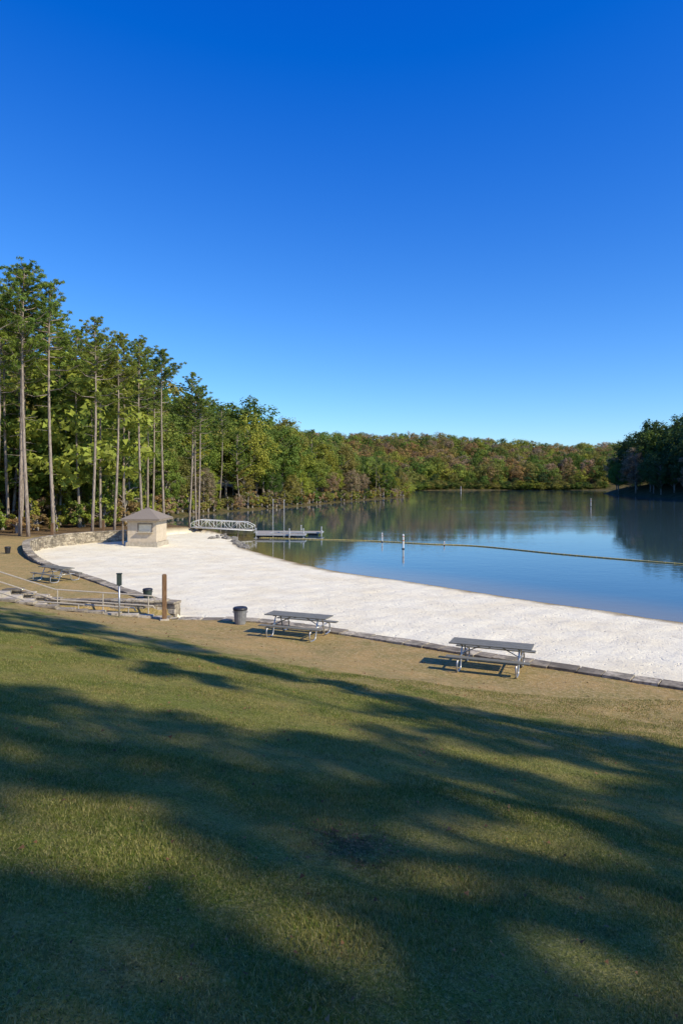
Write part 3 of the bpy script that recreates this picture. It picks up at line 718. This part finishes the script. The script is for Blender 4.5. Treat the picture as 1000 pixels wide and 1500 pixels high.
def dock(cx_,cy_,lx,ly,rz,label):
    e=empty('floating_dock',(cx_,cy_,-.08),rz); b=MB(); n=int(lx/.3)
    for i in range(n): b.box((-lx/2+(i+.5)*lx/n,0,.50),(lx/n-.015,ly,.05))
    b.obj('deck',[M['deck']],e)
    b=MB()
    for s in (-1,1): b.box((0,s*(ly/2+.04),.44),(lx+.1,.07,.14)); b.box((s*(lx/2+.045),0,.44),(.07,ly,.14))
    b.obj('edge_frame',[M['alu']],e)
    b=MB()
    for i in range(max(2,int(lx/1.6))): b.box((-lx/2+.7+i*1.6,0,.12),(1.1,ly*.85,.42))
    b.obj('float',[M['black']],e,bevel=.04)
    tag(e,label,'dock','floating docks')
dock(-6.4,83.4,8.2,1.6,R(-4),'long grey floating dock with pale deck')
dock(-7.0,79.6,5.6,1.3,R(-4),'short floating dock lying low on the water')
dock(-9.2,81.6,1.5,2.6,R(-4),'square connecting dock section')
def pile(x,y,h,r,label):
    b=MB(); b.tube([(0,0,-2),(0,0,h)],r,10); b.lathe([(r*1.5,h),(r*1.4,h+.05),(.01,h+.14)],12); b.lathe([(r*2,.55),(r*2,.66)],12)
    o=b.obj('dock_pile',[M['alu']],None,(x,y,0)); tag(o,label,'pile','dock piles')
pile(-7.9,79.0,4.4,.035,'tall thin pale pole beside the dock'); pile(-6.9,82.2,4.2,.035,'tall thin pale pole beside the dock')
for x,y in ((-6.0,78.7),(-4.4,79.0),(-9.9,79.2),(-2.4,82.0),(-5.0,84.6)): pile(x,y,1.0,.06,'short pale pile holding the dock')
# ------------------------------------------------------------ swim line, markers
ln=[(-9.4,79.2),(-4,77.2),(3.4,74.8),(8.5,71.6),(13.9,69.0),(20,61.5),(27.2,54.4),(36,46)]
lp=[(p[0],p[1],.03) for p in catmull(ln,8)]
e=empty('float_line',lp[0]); o0=Vector(lp[0])
b=MB(); b.tube([Vector(p)-o0 for p in lp],.06,8); b.obj('rope',[M['rope']],e,smooth=True)
b=MB()
for i in range(len(lp)-1):
    for t in (0,.5):
        p=Vector(lp[i]).lerp(Vector(lp[i+1]),t)-o0; b.lathe([(.03,-.06),(.075,-.03),(.085,0),(.075,.03),(.03,.07)],10,tuple(p))
q=b.obj('floats',[M['rope']],e,smooth=True); q['kind']='stuff'
tag(e,'tan floating rope line marking the swimming area','rope')
def marker(x,y,h,r,label):
    e=empty('depth_marker',(x,y,0)); b=MB(); b.tube([(0,0,-1.5),(0,0,h)],r,12); b.lathe([(r,h),(r*.7,h+.05),(.01,h+.07)],12); b.obj('pole',[M['white']],e,smooth=False)
    b=MB(); b.lathe([(r+.006,h*.55),(r+.006,h*.62)],12); b.lathe([(r+.006,h*.85),(r+.006,h*.9)],12); b.obj('band',[M['red']],e)
    b=MB(); b.lathe([(r+.01,-.05),(r*1.5,0),(r*1.5,.06),(r+.01,.1)],12); b.obj('collar',[M['black']],e)
    tag(e,label,'marker','water markers')
marker(6.0,66.5,1.4,.09,'white banded depth marker standing in calm water'); marker(4.4,74.0,.95,.06,'small white marker pole at the float line')
marker(62,170,2.0,.07,'lone white marker pole on open water'); marker(69,395,2.6,.16,'distant white channel marker near the far shore'); marker(10.5,69.9,.4,.05,'small white marker at the float line')

# ------------------------------------------------------------ grass and leaves
n=660000; n1_=430000
y=rng.uniform(1.6,17,n); y[n1_:]=rng.uniform(1.8,6.5,n-n1_); x=rng.uniform(-1,1,n)*(.58*y+.8)
keep=(np.hypot(x-.1,y-4.75)>.34*rng.random(n)**.7); x=x[keep]; y=y[keep]; n=len(x)
z=terrain(x,y)[0]; sc=(.7+.075*y); az=rng.uniform(0,6.283,n); h=rng.uniform(.008,.026,n)*(1+.05*y); w=rng.uniform(.0015,.0029,n)*sc*1.35
pat=.75+.4*vn(x,y,2.7,1)+.15*vn(x,y,9,3); h*=pat
lean=rng.normal(size=(n,2))*.013
bx,by=np.cos(az)*w,np.sin(az)*w
V=np.stack([np.stack([x-bx,y-by,z-.004],1),np.stack([x+bx,y+by,z-.004],1),np.stack([x+lean[:,0],y+lean[:,1],z+h],1)],1).reshape(-1,3)
o=mkobj('lawn_grass',raw_mesh('lawn_grass',V,tri_idx(V),M['grass'])); o['kind']='stuff'; tag(o,'short mown green and straw-coloured grass blades','grass')
n=1700; y=rng.uniform(2.4,26,n); x=rng.uniform(-.6,.6,n)*y
k=160; x[:k]=.1+rng.normal(size=k)*.18; y[:k]=4.75+rng.normal(size=k)*.2
z,sd,_,_,_,_=terrain(x,y); keep=~sd; x,y,z=x[keep],y[keep],z[keep]
s=rng.uniform(.009,.021,len(x))*(1+.09*y); s[:k]=rng.uniform(.010,.024,k)
V=soup(np.stack([x,y,z+.020],1),np.tile([0,0,1.],(len(x),1)),s,1.2,.6)
o=mkobj('fallen_leaves',raw_mesh('fallen_leaves',V,tri_idx(V),M['fleaf'])); o['kind']='stuff'; tag(o,'scattered dry brown fallen leaves on the lawn','leaves')

# ------------------------------------------------------------ light, sky, camera
sun=bpy.data.lights.new('sun','SUN'); sun.energy=5.0; sun.angle=R(.7); sun.color=(1,.91,.70)
so=bpy.data.objects.new('sun',sun); C.objects.link(so); so.rotation_euler=sv.to_track_quat('Z','Y').to_euler(); so.location=(30,-20,40)
w=bpy.data.worlds.new('World'); scene.world=w; w.use_nodes=True; nt=w.node_tree; nt.nodes.clear()
sky=nt.nodes.new('ShaderNodeTexSky'); sky.sky_type='NISHITA'; sky.sun_disc=False; sky.sun_elevation=el; sky.sun_rotation=math.atan2(sx,sy)
sky.air_density=1.0; sky.dust_density=.2; sky.ozone_density=3.0; sky.altitude=300
hs=nt.nodes.new('ShaderNodeHueSaturation'); hs.inputs['Saturation'].default_value=1.2
ma=nt.nodes.new('ShaderNodeVectorMath'); ma.operation='MULTIPLY_ADD'; ma.inputs[1].default_value=(1.15,1.50,1.52); ma.inputs[2].default_value=(-.50,-.58,2.1)
mx=nt.nodes.new('ShaderNodeVectorMath'); mx.operation='MAXIMUM'; mx.inputs[1].default_value=(.01,.05,.1)
bg=nt.nodes.new('ShaderNodeBackground'); bg.inputs['Strength'].default_value=.10; ow=nt.nodes.new('ShaderNodeOutputWorld')
nt.links.new(sky.outputs[0],hs.inputs['Color']); nt.links.new(hs.outputs[0],ma.inputs[0]); nt.links.new(ma.outputs[0],mx.inputs[0]); nt.links.new(mx.outputs[0],bg.inputs[0]); nt.links.new(bg.outputs[0],ow.inputs[0])
cam=bpy.data.cameras.new('camera'); cam.sensor_fit='VERTICAL'; cam.sensor_height=36; cam.sensor_width=24; cam.lens=24
cam.shift_y=-.032; cam.clip_end=6000; cam.clip_start=.05
co=bpy.data.objects.new('camera',cam); C.objects.link(co); co.location=(0,0,6.8); co.rotation_euler=(R(90),0,0); scene.camera=co
